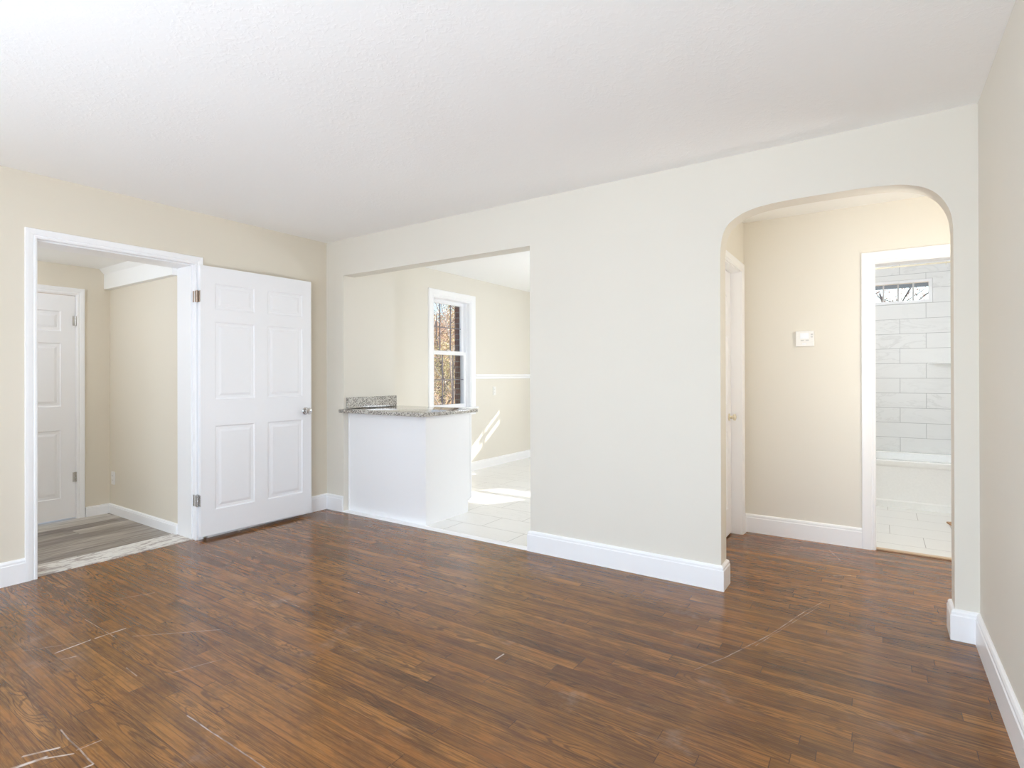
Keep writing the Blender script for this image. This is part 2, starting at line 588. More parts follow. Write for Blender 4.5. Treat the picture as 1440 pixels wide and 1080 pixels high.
def slab(bm, outer, holes, fn, t0, t1, caps=(True, True)):
    """Polygon with holes in (a, b), extruded t0..t1; fn(a, b, t) -> xyz"""
    loops = [outer] + list(holes)
    flat = [p for lp in loops for p in lp]
    tris = tessellate_polygon([[Vector((a, b, 0)) for a, b in lp] for lp in loops])
    L0 = [bm.verts.new(fn(a, b, t0)) for a, b in flat]
    L1 = [bm.verts.new(fn(a, b, t1)) for a, b in flat]
    for t in tris:
        try:
            if caps[0]:
                bm.faces.new([L0[i] for i in t])
            if caps[1]:
                bm.faces.new([L1[i] for i in t][::-1])
        except ValueError:
            pass
    k = 0
    for lp in loops:
        n = len(lp)
        for i in range(n):
            a, b = k + i, k + (i + 1) % n
            bm.faces.new((L0[a], L0[b], L1[b], L1[a]))
        k += n


def rect(a0, a1, b0, b1):
    return [(a0, b0), (a1, b0), (a1, b1), (a0, b1)]


fx = lambda a, b, t: (t, a, b)       # plane x = t, a = y, b = z
fy = lambda a, b, t: (a, t, b)       # plane y = t, a = x, b = z
fz = lambda a, b, t: (a, b, t)       # plane z = t


def wall(name, fn, t0, t1, outer, holes, m, label):
    bm = bmesh.new()
    slab(bm, outer, holes, fn, t0, t1)
    o = link(name, bm, m, smooth=True)
    return struct(o, label, 'wall')


def sweep(bm, path, prof, fn, closed=False, caps=True):
    """path: 2D points; prof: (offset to the left of the path, height); mitred corners; fn(a, b, h) -> xyz"""
    n = len(path)
    P = [Vector(p) for p in path]
    rings = []
    for i in range(n):
        dn = dp = None
        if i < n - 1 or closed:
            dn = (P[(i + 1) % n] - P[i]).normalized()
        if i > 0 or closed:
            dp = (P[i] - P[i - 1]).normalized()
        if dn is None:
            dn = dp
        if dp is None:
            dp = dn
        n1 = Vector((-dp.y, dp.x))
        n2 = Vector((-dn.y, dn.x))
        mt = (n1 + n2)
        mt = mt / max(mt.dot(n1), 1e-6)
        rings.append([bm.verts.new(fn(P[i].x + mt.x * o, P[i].y + mt.y * o, h)) for o, h in prof])
    m = len(prof)
    rng = range(n) if closed else range(n - 1)
    for i in rng:
        a, b = rings[i], rings[(i + 1) % n]
        for j in range(m):
            k = (j + 1) % m
            bm.faces.new((a[j], a[k], b[k], b[j]))
    if not closed and caps:
        bm.faces.new(rings[0])
        bm.faces.new(rings[-1][::-1])


BASE_P = [(0, 0), (.018, 0), (.018, .112), (.0145, .117), (.0145, .128), (.010, .136), (.004, .140), (0, .140)]


def baseboard(name, path, label, z=0.0, h=0.14):
    k = h / 0.14
    bm = bmesh.new()
    sweep(bm, path, [(o, q * k + z) for o, q in BASE_P], fz)
    return struct(link(name, bm, M['trim']), label, 'baseboard')


# casing profile: offset outward from the opening edge, projection from the wall
def casing_prof(w, d=0.018):
    return [(0, 0), (0, d * .55), (.006, d * .75), (.014, d * .75), (.018, d * .55), (.024, d * .8), (w - .014, d), (w - .003, d), (w, d * .75), (w, 0)]


# ------------------------------------------------------------------ the living room shell
H = 2.44
RX = 4.5918
arch_pts = [(3.475, 1.86), (3.478, 1.94), (3.488, 2.0), (3.507, 2.045), (3.535, 2.075), (3.575, 2.10), (3.62, 2.118), (3.68, 2.131), (3.76, 2.139),
            (3.87, 2.142), (4.0, 2.142), (4.12, 2.141), (4.22, 2.137), (4.30, 2.128), (4.36, 2.112), (4.41, 2.088), (4.449, 2.052), (4.478, 2.005), (4.496, 1.95), (4.503, 1.88)]


def densify(p, k=3):
    out = []
    n = len(p)
    for i in range(n - 1):
        p0, p1, p2, p3 = p[max(i - 1, 0)], p[i], p[i + 1], p[min(i + 2, n - 1)]
        for j in range(k):
            t = j / k
            out.append(tuple(0.5 * (2 * p1[q] + (p2[q] - p0[q]) * t + (2 * p0[q] - 5 * p1[q] + 4 * p2[q] - p3[q]) * t * t + (3 * p1[q] - p0[q] - 3 * p2[q] + p3[q]) * t ** 3) for q in (0, 1)))
    out.append(p[-1])
    return out


KO = (0.235, 2.208, 2.118)      # kitchen pass-through: left, right, top
AL, AR = 3.475, 4.503
T = 0.125
outer = [(0, 0), (KO[0], 0), (KO[0], KO[2]), (KO[1], KO[2]), (KO[1], 0), (AL, 0)] + densify(arch_pts) + [(AR, 0), (RX, 0), (RX, H), (0, H)]
wall('wall_back', fy, 0, T, outer, [], M['wall'], 'long warm white wall holding the kitchen pass-through and the rounded arch')

DY0, DY1, DH = -2.076, -1.176, 2.043    # clear opening of the left doorway
JT = 0.02
wall('wall_left', fx, -0.245, 0, [(-4.4, 0), (DY0 - JT, 0), (DY0 - JT, DH + JT), (DY1 + JT, DH + JT), (DY1 + JT, 0), (T, 0), (T, H), (-4.4, H)], [rect(-4.28, -3.42, .10, 2.15)], M['wall_beige'],
     'beige wall with the wide white-cased doorway and the open six-panel door')
wall('wall_right', fx, RX, RX + .14, rect(-4.4, T, 0, H), [rect(-4.3, -3.6, .10, 2.15)], M['wall'], 'pale wall running along the right edge of the room')
wall('wall_front', fy, -4.54, -4.4, rect(-.245, RX + .14, 0, H), [rect(1.55, 4.5, .06, 2.2)], M['wall'], 'wall behind the camera with the wide front window')

bm = BX(-.02, RX + .5, -4.4, 1.34, -.06, 0)
struct(link('floor', bm, M['oak']), 'worn red-brown oak strip floor with scratches', 'floor')
bm = BX(-.245, RX + .14, -4.54, T, H, H + .1)
struct(link('ceiling', bm, M['ceiling']), 'white lightly stippled ceiling of the main room', 'ceiling')

# front window behind the camera (unseen; enlarged to light the room)
def plain_window(name, fn, t, a0, a1, b0, b1, label, cols=3, rows=2, fr=.05, depth=.06, mun=.014, mm='trim'):
    w = empty(name, fn((a0 + a1) / 2, b0, t))
    inv = Matrix.Translation(-Vector(w.location))
    bm = bmesh.new()
    slab(bm, rect(a0, a1, b0, b1), [rect(a0 + fr, a1 - fr, b0 + fr, b1 - fr)], fn, t - depth / 2, t + depth / 2)
    bm.transform(inv)
    link('window_frame', bm, M['trim'], w)
    bm = bmesh.new()
    for i in range(1, cols):
        a = a0 + fr + (a1 - a0 - 2 * fr) * i / cols
        slab(bm, rect(a - mun / 2, a + mun / 2, b0 + fr, b1 - fr), [], fn, t - .008, t + .008)
    for j in range(1, rows):
        b = b0 + fr + (b1 - b0 - 2 * fr) * j / rows
        slab(bm, rect(a0 + fr, a1 - fr, b - mun / 2, b + mun / 2), [], fn, t - .009, t + .009)
    if cols * rows > 1:
        bm.transform(inv)
        link('muntins', bm, M[mm], w)
    else:
        bm.free()
    bm = bmesh.new()
    slab(bm, rect(a0 + fr * .9, a1 - fr * .9, b0 + fr * .9, b1 - fr * .9), [], fn, t - .002, t + .002)
    bm.transform(inv)
    link('glass', bm, M['glass'], w)
    return struct(w, label, 'window')


plain_window('window_3', fy, -4.47, 1.55, 4.5, .06, 2.2, 'unseen window in the wall behind the camera, made wide and tall for light', 3, 2)
plain_window('window_4', fx, RX + .07, -4.3, -3.6, .10, 2.15, 'unseen narrow window added in the right wall behind the camera for light', 1, 2)  # unseen opening, added for the fill from the right

plain_window('window_7', fx, -.14, -4.28, -3.42, .10, 2.15, 'unseen narrow window added in the left wall behind the camera for light', 1, 2)  # unseen opening, added for the fill from the left

# ------------------------------------------------------------------ baseboards of the living room (path keeps the room on its left)
baseboard('baseboard_back', [(AL, T + .06), (AL, 0), (KO[1], 0), (KO[1], T)][::-1] if False else [(KO[1], .085), (KO[1], 0), (AL, 0), (AL, T), (3.345, T)][::-1],
          'white baseboard wrapping the wall pier between pass-through and arch')
baseboard('baseboard_right', [(RX, -4.4), (RX, 0), (AR, 0), (AR, T), (5.0, T)], 'white baseboard of the right wall turning around the arch foot')
baseboard('baseboard_corner', [(KO[0] - .003, 0), (0, 0), (0, DY1 + .09)], 'short white baseboard in the corner behind the open door')
baseboard('baseboard_left', [(0, DY0 - .06), (0, -4.4)], 'white baseboard left of the wide doorway')

# ------------------------------------------------------------------ left doorway: jamb lining, casing, threshold
JX = -0.245
bm = bmesh.new()
def U(y0, y1, z):
    return [(y0, 0), (y0, z), (y1, z), (y1, 0)]
slab(bm, [(DY0 - JT, 0), (DY0 - JT, DH + JT), (DY1 + JT, DH + JT), (DY1 + JT, 0), (DY1 + .011, 0), (DY1 + .011, DH + .011), (DY0 - .011, DH + .011), (DY0 - .011, 0)], [], fx, JX, 0.0)
slab(bm, [(DY0 - .0105, 0), (DY0 - .0105, DH + .0105), (DY1 + .0105, DH + .0105), (DY1 + .0105, 0), (DY1, 0), (DY1, DH), (DY0, DH), (DY0, 0)], [], fx, JX, -.037)
struct(link('trim_1', bm, M['trim']), 'white wooden jamb lining of the wide left doorway', 'door jamb')
bm = bmesh.new()
sweep(bm, [(DY1 + .006, 0), (DY1 + .006, DH + .006), (DY0 - .006, DH + .006), (DY0 - .006, 0)][::-1], casing_prof(.058, .019), fx)
struct(link('trim_2', bm, M['trim']), 'white casing framing the wide left doorway', 'door casing')
bm = bmesh.new()
slab(bm, [(-.235, DY0 - .02), (-.03, DY0 - .02), (-.018, -1.7), (-.03, DY1 + .02), (-.30, DY1 + .02), (-.27, -1.6)], [], fz, 0.0, .006)
struct(link('trim_3', bm, M['worn']), 'paint-smeared pale threshold board under the left doorway', 'threshold')

# ------------------------------------------------------------------ panel doors
def panel_slab(w, h, t, panels, m, name, parent=None):
    """door slab: x 0..t (front face at x = t), y 0..w, z 0..h, moulded panels on both faces"""
    bm = bmesh.new()
    steps = [(0, 0), (.006, -.006), (.014, -.0075), (.020, -.0065), (.026, -.0075), (.044, -.0025), (.046, -.002)]
    for side in (0, 1):
        X0 = t if side else 0
        sg = 1 if side else -1
        loops = [rect(0, w, 0, h)] + [rect(*p) for p in panels]
        flat = [p for lp in loops for p in lp]
        vv = [bm.verts.new((X0, a, b)) for a, b in flat]
        for tr in tessellate_polygon([[Vector((a, b, 0)) for a, b in lp] for lp in loops]):
            bm.faces.new([vv[i] for i in tr])
        for k, p in enumerate(panels):
            prev = vv[4 + 4 * k: 8 + 4 * k]
            for off, d in steps[1:]:
                cur = [bm.verts.new((X0 + sg * d, a, b)) for a, b in rect(p[0] + off, p[1] - off, p[2] + off, p[3] - off)]
                for i in range(4):
                    bm.faces.new((prev[i], prev[(i + 1) % 4], cur[(i + 1) % 4], cur[i]))
                prev = cur
            bm.faces.new(prev)
        if side:
            o1 = vv[:4]
        else:
            o0 = vv[:4]
    for i in range(4):
        bm.faces.new((o0[i], o0[(i + 1) % 4], o1[(i + 1) % 4], o1[i]))
    return link(name, bm, m, parent)


def hinge(parent, x, y, z0, z1, m, jamb_y, door_y):
    o = empty('hinge')
    o.parent = parent
    bm = bmesh.new()
    box(bm, x - .032, x - .002, jamb_y - .0015, jamb_y + .001, z0, z1, .0006, 1)
    link('jamb_leaf', bm, m, o)
    bm = bmesh.new()
    cyl(bm, (x + .003, y, z0 - .003), (x + .003, y, z1 + .003), .0065, n=14)
    for k in range(4):
        zz = z0 + (z1 - z0) * (k + .5) / 4
        cyl(bm, (x + .003, y, zz - .001), (x + .003, y, zz + .001), .0072, n=14)
    link('knuckle', bm, m, o, smooth=True)
    bm = bmesh.new()
    box(bm, x + .008, x + .036, door_y - .003, door_y - .0006, z0, z1, .0006, 1)
    link('door_leaf', bm, m, o)
    return o


# the open door: hinged at (0.034, -1.152), swung right back against the wall
DW, DHH = 0.924, 2.014
PAN = [(.105, .412, 1.697, 1.888), (.522, .838, 1.697, 1.888), (.105, .412, 1.016, 1.600), (.522, .838, 1.016, 1.600), (.105, .412, .186, .815), (.522, .838, .186, .815)]
door = empty('door_1', (0.026, -1.1535, 0.027))
door.rotation_euler = (0, 0, -math.radians(1.9))
panel_slab(DW, DHH, .035, PAN, M['door'], 'door_slab', door)
bm = bmesh.new()
lathe(bm, [(0, .031), (.004, .031), (.008, .027), (.010, .013), (.028, .012), (.034, .020), (.042, .0265), (.052, .028), (.060, .024), (.064, .012)], (.035, .868, .888), (1, 0, 0))
k = link('door_knob', bm, M['nickel'], door, smooth=True)
k['label'] = 'round brushed nickel knob'
bm = bmesh.new()
box(bm, .006, .030, DW - .0005, DW + .0015, .86, .92)
link('latch_plate', bm, M['nickel'], door)
struct(door, 'white six-panel door with round knob, swung fully open against the beige wall', 'door')
# hinges: parts of the door, written in the door's own frame
for z0, z1, mm, lab in ((1.768, 1.852, M['copper'], 'tarnished upper hinge'), (.252, .336, M['nickel'], 'silver lower hinge')):
    h = empty('hinge')
    h.parent = door
    h['label'] = lab
    A = Matrix.Translation(door.location) @ Matrix.Rotation(door.rotation_euler.z, 4, 'Z')
    Ai = A.inverted()
    for nm, fnc in (('jamb_leaf', lambda b: box(b, -.022, .020, DY1 + .006, DY1 + .0098, z0, z1, .0006, 1)),
                    ('knuckle', lambda b: cyl(b, (.0262, -1.1625, z0 - .003), (.0262, -1.1625, z1 + .003), .0062, n=14)),
                    ('door_leaf', lambda b: box(b, .030, .058, -1.1565, -1.1537, z0, z1, .0006, 1))):
        bm = bmesh.new()
        fnc(bm)
        bm.transform(Ai)
        link(nm, bm, mm, h, smooth=(nm == 'knuckle'))

# ------------------------------------------------------------------ entry room behind the left doorway
EX, EC, EY = -1.50, 2.168, -1.168
wall('wall_entry_back', fx, EX - .12, EX, [(-3.2, 0), (-2.15, 0), (-2.15, 1.93), (-1.408, 1.93), (-1.408, 0), (EY, 0), (EY, EC), (-3.2, EC)], [], M['wall_beige'],
     'beige wall of the entry room around its small panel door')
wall('wall_entry_right', fy, EY, EY + .1, rect(EX - .12, -.245, 0, EC), [], M['wall_beige'], 'pale side wall of the entry room under the boxed soffit')
wall('wall_entry_left', fy, -3.3, -3.2, rect(EX - .12, -.245, 0, EC), [], M['wall_beige'], 'side wall of the entry room out of sight')
struct(link('floor_entry', BX(EX - .12, -.02, -3.2, EY, -.06, 0.001), M['vinyl']), 'grey wood-look plank floor of the entry room', 'floor')
struct(link('ceiling_entry', BX(EX - .12, -.245, -3.3, EY + .1, EC, EC + .08), M['ceiling_plain']), 'low white ceiling of the entry room', 'ceiling')
bm = bmesh.new()
slab(bm, [(EY, 1.992), (EY - .045, 1.992), (EY - .045, 2.125), (EY - .083, EC), (EY, EC)], [], fx, EX, -.245)
struct(link('trim_4', bm, M['ceiling_plain']), 'white boxed soffit along the top of the entry side wall', 'soffit')
baseboard('baseboard_entry', [(-.247, EY), (EX, EY), (EX, -1.353)], 'white baseboard around the entry room corner', h=.085)
# small panel door
bm = bmesh.new()
slab(bm, [(-2.15, 0), (-2.15, 1.93), (-1.408, 1.93), (-1.408, 0), (-1.420, 0), (-1.420, 1.912), (-2.135, 1.912), (-2.135, 0)], [], fx, EX - .12, EX)
struct(link('trim_5', bm, M['trim']), 'white jamb of the small entry room door', 'door jamb')
bm = bmesh.new()
sweep(bm, [(-2.143, 0), (-2.143, 1.918), (-1.414, 1.918), (-1.414, 0)], casing_prof(.056, .016), lambda a, b, h: (EX + h, a, b))
struct(link('trim_6', bm, M['trim']), 'white casing around the small entry room door', 'door casing')
d2 = empty('door_2', (EX - .036, -2.133, 0.013))
EW = .711
EP = [(.10, .305, 1.60, 1.77), (.405, .612, 1.60, 1.77), (.10, .305, .965, 1.50), (.405, .612, .965, 1.50), (.10, .305, .19, .765), (.405, .612, .19, .765)]
panel_slab(EW, 1.893, .035, [(a, b, c - .013, d - .013) for a, b, c, d in EP], M['door'], 'door_slab', d2)
for z0 in (.305, 1.64):
    h = empty('hinge')
    h.parent = d2
    bm = bmesh.new()
    cyl(bm, (.040, EW + .002, z0), (.040, EW + .002, z0 + .082), .0065, n=12)
    link('knuckle', bm, M['nickel'], h, smooth=True)
    bm = BX(.0352, .037, EW - .02, EW, z0, z0 + .08)
    link('door_leaf', bm, M['nickel'], h)
bm = bmesh.new()
lathe(bm, [(0, .03), (.006, .03), (.01, .012), (.03, .012), (.04, .026), (.055, .026), (.062, .01)], (.035, .06, .9), (1, 0, 0), 20)
link('door_knob', bm, M['nickel'], d2, smooth=True)
struct(d2, 'small closed white panel door inside the entry room', 'door')


def outlet(name, fn, t, a, b, sgn, label, w=.07, h=.115):
    """duplex outlet on plane t, facing sgn"""
    o = empty(name, fn(a, b, t))
    inv = Matrix.Translation(-Vector(o.location))
    bm = bmesh.new()
    slab(bm, rect(a - w / 2 + .004, a + w / 2 - .004, b - h / 2 + .004, b + h / 2 - .004), [], fn, t + sgn * .006, t + sgn * .003)
    slab(bm, rect(a - w / 2, a + w / 2, b - h / 2, b + h / 2), [], fn, t + sgn * .003, t)
    bm.transform(inv)
    link('cover_plate', bm, M['plastic'], o)
    for s in (-1, 1):
        bm = bmesh.new()
        pts = [(a + .016 * math.cos(q) * 1.05, b + s * .02 + max(-.0125, min(.0125, .016 * math.sin(q)))) for q in [2 * PI * i / 20 for i in range(20)]]
        slab(bm, pts, [], fn, t + sgn * .006, t + sgn * .0085)
        bm.transform(inv)
        r = link('receptacle', bm, M['plastic'], o)
        bm = bmesh.new()
        for dx in (-.006, .006):
            slab(bm, rect(a + dx - .001, a + dx + .001, b + s * .02 - .001, b + s * .02 + .007), [], fn, t + sgn * .0085, t + sgn * .0089)
        bm.transform(inv)
        link('slot', bm, M['slot'], r)
    return tag(o, label, 'outlet')


outlet('wall_outlet', fy, EY, -1.430, .315, -1, 'white outlet low on the entry room side wall, beside its corner')

# ------------------------------------------------------------------ kitchen
KC = 2.462
KX = -0.10
KFY = 3.69
KR = 2.95
wall('wall_kitchen_window', fx, KX - .16, KX, rect(.125, KFY + .15, 0, KC), [rect(1.555, 2.262, .80, 2.152)], M['wall'],
     'pale kitchen wall holding the tall sash window and chair rail')
wall('wall_exterior', fx, KX - .22, KX - .16, rect(.125, KFY + .15, -.4, KC + .2), [rect(1.57, 2.212, .82, 2.135)], M['brick'],
     'red-brown brick outer face around the kitchen window')
wall('wall_kitchen_left', fx, KX, KO[0], rect(T, .625, 0, KC), [], M['wall'], 'short wall stub behind the granite backsplash at the counter end')
wall('wall_kitchen_far', fy, KFY, KFY + .15, rect(KX - .16, KR + .15, 0, KC), [rect(.335, 1.08, 1.11, 1.405), rect(1.98, 2.76, 1.47, 2.065)], M['wall'], 'far kitchen wall with openings shaped for the sun patches, out of sight')
wall('wall_kitchen_right', fx, KR, KR + .15, rect(T, KFY + .15, 0, KC), [], M['wall'], 'right kitchen wall out of sight behind the living room wall')
struct(link('floor_kitchen', BX(KX, KR, .004, KFY, -.06, .004), M['ktile']), 'white marble-look tile floor of the kitchen', 'floor')
struct(link('ceiling_kitchen', BX(KX - .16, KR + .15, T, KFY + .15, KC, KC + .08), M['ceiling_plain']), 'white ceiling of the kitchen', 'ceiling')
baseboard('baseboard_kitchen', [(KR, KFY), (KX, KFY), (KX, .626)], 'white baseboard below the chair rail in the kitchen', h=.115)
# strip between oak and tile
bm = bmesh.new()
slab(bm, [(-.0, .0), (.022, .008), (.055, .008), (.062, .0)], [], lambda a, b, t: (t, a - .012, b), KO[0] + .0, KO[1] - .018)
struct(link('trim_7', bm, M['trim']), 'thin white strip between oak floor and kitchen tile', 'threshold strip')
# chair rail
bm = bmesh.new()
slab(bm, [(KX, 1.175), (KX + .012, 1.178), (KX + .014, 1.20), (KX + .024, 1.214), (KX + .024, 1.232), (KX + .016, 1.238), (KX, 1.238)], [], lambda a, b, t: (a, t, b), 2.346, KFY)
slab(bm, [(KFY, 1.175), (KFY - .012, 1.178), (KFY - .014, 1.20), (KFY - .024, 1.214), (KFY - .024, 1.232), (KFY - .016, 1.238), (KFY, 1.238)], [], fx, KX, .58)
struct(link('trim_8', bm, M['trim']), 'white chair rail on the kitchen wall right of the sash window', 'chair rail')

# sash window
WY0, WY1, WZ0, WZ1 = 1.555, 2.262, .80, 2.152
w1 = empty('window_1', (KX, (WY0 + WY1) / 2, WZ0))
wi = Matrix.Translation(-Vector(w1.location))


def wpart(name, fnc, m, parent=w1, **k):
    bm = bmesh.new()
    fnc(bm)
    bm.transform(wi)
    return link(name, bm, m, parent, **k)


wpart('window_casing', lambda b: sweep(b, [(WY0 + .004, WZ0 + .02), (WY0 + .004, WZ1 - .004), (WY1 - .004, WZ1 - .004), (WY1 - .004, WZ0 + .02)],
                                       casing_prof(.088, .02), lambda a, bb, h: (KX + h, a, bb)), M['trim'])
wpart('window_sill', lambda b: (box(b, KX - .06, KX + .045, WY0 - .11, WY1 + .11, WZ0, WZ0 + .022, .004), box(b, KX, KX + .016, WY0 - .085, WY1 + .085, WZ0 - .075, WZ0)), M['trim'])
wpart('window_jamb', lambda b: slab(b, rect(WY0, WY1, WZ0, WZ1), [rect(WY0 + .012, WY1 - .012, WZ0 + .02, WZ1 - .012)], fx, KX - .16, KX), M['trim'])


def sash(x, z0, z1, name):
    y0, y1 = WY0 + .013, WY1 - .013
    f = .042
    s = wpart(name, lambda b: slab(b, rect(y0, y1, z0, z1), [rect(y0 + f, y1 - f, z0 + f, z1 - f)], fx, x - .016, x + .016), M['trim'])
    wpart('glass', lambda b: slab(b, rect(y0 + f - .003, y1 - f + .003, z0 + f - .003, z1 - f + .003), [], fx, x - .002, x + .002), M['glass'], s)

    def mun(b):
        for i in (1, 2):
            a = y0 + f + (y1 - y0 - 2 * f) * i / 3
            slab(b, rect(a - .0055, a + .0055, z0 + f, z1 - f), [], fx, x - .005, x + .005)
        zz = (z0 + z1) / 2
        slab(b, rect(y0 + f, y1 - f, zz - .005, zz + .005), [], fx, x - .0045, x + .0045)
    wpart('muntins', mun, M['muntin'], s)
    return s


sash(KX - .118, 1.482, WZ1 - .012, 'upper_sash')
s2 = sash(KX - .078, WZ0 + .022, 1.515, 'lower_sash')
wpart('sash_lock', lambda b: box(b, KX - .074, KX - .052, 1.885, 1.935, 1.515, 1.528, .003), M['trim'], s2)
wpart('sash_track', lambda b: (box(b, KX - .06, KX - .045, WY1 - .022, WY1 - .012, WZ0 + .022, WZ1 - .012), box(b, KX - .06, KX - .045, WY0 + .012, WY0 + .022, WZ0 + .022, WZ1 - .012)), M['trim'])
struct(w1, 'tall white double-hung kitchen window with autumn trees outside', 'window')

def far_window(name, a0, a1, b0, b1, bars, label):
    w = empty(name, (a0, KFY, b0))
    inv = Matrix.Translation(-Vector(w.location))
    bm = bmesh.new()
    for p in bars:
        slab(bm, rect(*p), [], fy, KFY + .002, KFY + .006)
    bm.transform(inv)
    link('window_bars', bm, M['trim'], w)
    bm = bmesh.new()
    slab(bm, rect(a0 - .01, a1 + .01, b0 - .01, b1 + .01), [], fy, KFY + .151, KFY + .155)
    bm.transform(inv)
    link('glass', bm, M['glass'], w)
    struct(w, label, 'window')


far_window('window_5', .335, 1.08, 1.11, 1.405, [(.518, .553, 1.11, 1.405), (.335, 1.08, 1.206, 1.210), (.70, .735, 1.11, 1.405)], 'low strip opening in the far kitchen wall, out of sight, shaped for the sun patches')  # slot and bars shaped to cast the sun patch on the wall
far_window('window_6', 1.98, 2.76, 1.47, 2.065, [(1.98, 2.76, 1.615, 1.69)], 'higher opening in the far kitchen wall, out of sight, shaped for the sun patches')  # opening and bar shaped to cast the sun patches on the floor

outlet('wall_outlet', fx, KX, 2.778, 1.012, 1, 'white outlet on the kitchen wall below the chair rail')

# peninsula: cabinet, countertop, backsplash
CX0, CX1, CY0, CY1, CZ = KO[0] + .004, 1.178, .052, .652, .888
cab = empty('base_cabinet', ((CX0 + CX1) / 2, (CY0 + CY1) / 2, .004))
ci = Matrix.Translation(-Vector(cab.location))


def cpart(name, fnc, m=M['cabinet'], parent=cab, **k):
    bm = bmesh.new()
    fnc(bm)
    bm.transform(ci)
    return link(name, bm, m, parent, **k)


cpart('cabinet_body', lambda b: slab(b, [(CY0 + .012, .004), (CY1 - .055, .004), (CY1 - .055, .105), (CY1 - .025, .105), (CY1 - .025, CZ), (CY0 + .012, CZ)], [], fx, CX0, CX1 - .004))
cpart('end_panel', lambda b: slab(b, [(CY0 + .003, .004), (CY1 - .053, .004), (CY1 - .053, .107), (CY1 - .025, .107), (CY1 - .025, CZ), (CY0 + .003, CZ)], [], fx, CX1 - .004, CX1))
bp = cpart('back_panel', lambda b: (box(b, CX0, CX1 - .004, CY0, CY0 + .012, .004, CZ), box(b, CX0, CX0 + .014, CY0 - .004, CY0, .004, CZ)))
for i in range(2):
    a0 = CX0 + .01 + i * (CX1 - CX0 - .02) / 2
    a1 = a0 + (CX1 - CX0 - .02) / 2 - .004 if i == 0 else CX1 - .0005

    def dfn(b, a0=a0, a1=a1):
        slab(b, rect(a0, a1, .12, CZ - .012), [rect(a0 + .06, a1 - .06, .18, CZ - .072)], fy, CY1 - .020, CY1)
        slab(b, rect(a0 + .06, a1 - .06, .18, CZ - .072), [], fy, CY1 - .020, CY1 - .010)
    d_ = cpart('cabinet_door', dfn)
    kx = a1 - .03 if i == 0 else a0 + .03

    def kfn(b, kx=kx):
        lathe(b, [(0, .006), (.012, .006), (.016, .014), (.024, .015), (.028, .008)], (kx, CY1, CZ - .09), (0, 1, 0), 16)
    cpart('knob', kfn, M['nickel'], d_, smooth=True)
tag(cab, 'plain white base cabinet filling the lower half of the pass-through', 'cabinet')

bm = bmesh.new()
box(bm, KO[0] + .001, 1.215, -.028, .70, CZ, CZ + .032, .006, 3)
box(bm, .20, KO[0] + .02, -.028, -.002, CZ, CZ + .032, .006, 3)
ct = link('countertop', bm, M['granite'], smooth=True)
tag(ct, 'speckled grey granite countertop on the white peninsula cabinet', 'countertop')
bm = bmesh.new()
box(bm, KO[0] + .001, KO[0] + .021, .030, .632, CZ + .033, CZ + .033 + .102, .002, 2)
bs = link('backsplash', bm, M['granite'])
tag(bs, 'low speckled granite backsplash standing on the counter against the wall stub', 'backsplash')

# ------------------------------------------------------------------ hall
HL, HB, HC = 3.345, 1.33, 2.402
BDL, BDR, BDH = 4.20, 4.96, 1.984
wall('wall_hall_back', fy, HB, HB + .12, [(HL - .12, 0), (BDL - .018, 0), (BDL - .018, BDH + .018), (BDR + .018, BDH + .018), (BDR + .018, 0), (5.5, 0), (5.5, HC), (HL - .12, HC)], [], M['wall_hall'],
     'cream hall wall with the thermostat, seen through the arch')
HD0, HD1, HDH = .46, 1.205, 2.0
wall('wall_hall_left', fx, HL - .12, HL, [(T, 0), (HD0 - .018, 0), (HD0 - .018, HDH + .018), (HD1 + .018, HDH + .018), (HD1 + .018, 0), (HB, 0), (HB, HC), (T, HC)], [], M['wall_hall'],
     'cream hall wall at the left inside the arch, around a white door')
wall('wall_hall_right', fx, 5.5, 5.6, rect(T, HB + .12, 0, HC), [], M['wall_hall'], 'end wall of the hall out of sight')
wall('wall_hall_front', fy, 0.0, T, rect(RX + .14, 5.6, 0, HC), [], M['wall_hall'], 'hall wall behind the right wall, out of sight')
struct(link('ceiling_hall', BX(HL - .12, 5.6, T, HB + .12, HC, HC + .08), M['ceiling_plain']), 'white ceiling of the hall beyond the arch', 'ceiling')
struct(link('floor_hall', BX(RX + .5, 5.6, T, HB + .04, -.06, 0), M['oak']), 'oak floor at the end of the hall', 'floor')
baseboard('baseboard_hall', [(BDL - .082, HB), (HL, HB), (HL, HD1 + .068)], 'white baseboard of the hall under the thermostat')
# hall left door
bm = bmesh.new()
slab(bm, [(HD0 - .018, 0), (HD0 - .018, HDH + .018), (HD1 + .018, HDH + .018), (HD1 + .018, 0), (HD1, 0), (HD1, HDH), (HD0, HDH), (HD0, 0)], [], fx, HL - .12, HL)
struct(link('trim_9', bm, M['trim']), 'white jamb of the hall door inside the arch', 'door jamb')
bm = bmesh.new()
sweep(bm, [(HD0 - .004, 0), (HD0 - .004, HDH + .004), (HD1 + .004, HDH + .004), (HD1 + .004, 0)], casing_prof(.062, .018), lambda a, b, h: (HL + h, a, b))
struct(link('trim_10', bm, M['trim']), 'white casing of the hall door inside the arch', 'door casing')
d3 = empty('door_3', (HL - .105, HD0 + .004, .012))
w3 = HD1 - HD0 - .008
panel_slab(w3, HDH - .016, .035, [(.1, w3 / 2 - .05, a, b) for a, b in ((1.60, 1.80), (.98, 1.5), (.2, .78))] + [(w3 / 2 + .05, w3 - .1, a, b) for a, b in ((1.60, 1.80), (.98, 1.5), (.2, .78))], M['door'], 'door_slab', d3)
bm = bmesh.new()
lathe(bm, [(0, .027), (.005, .027), (.008, .011), (.026, .011), (.034, .024), (.046, .025), (.052, .01)], (.035, w3 - .07, .885), (1, 0, 0), 20)
link('door_knob', bm, M['brass'], d3, smooth=True)
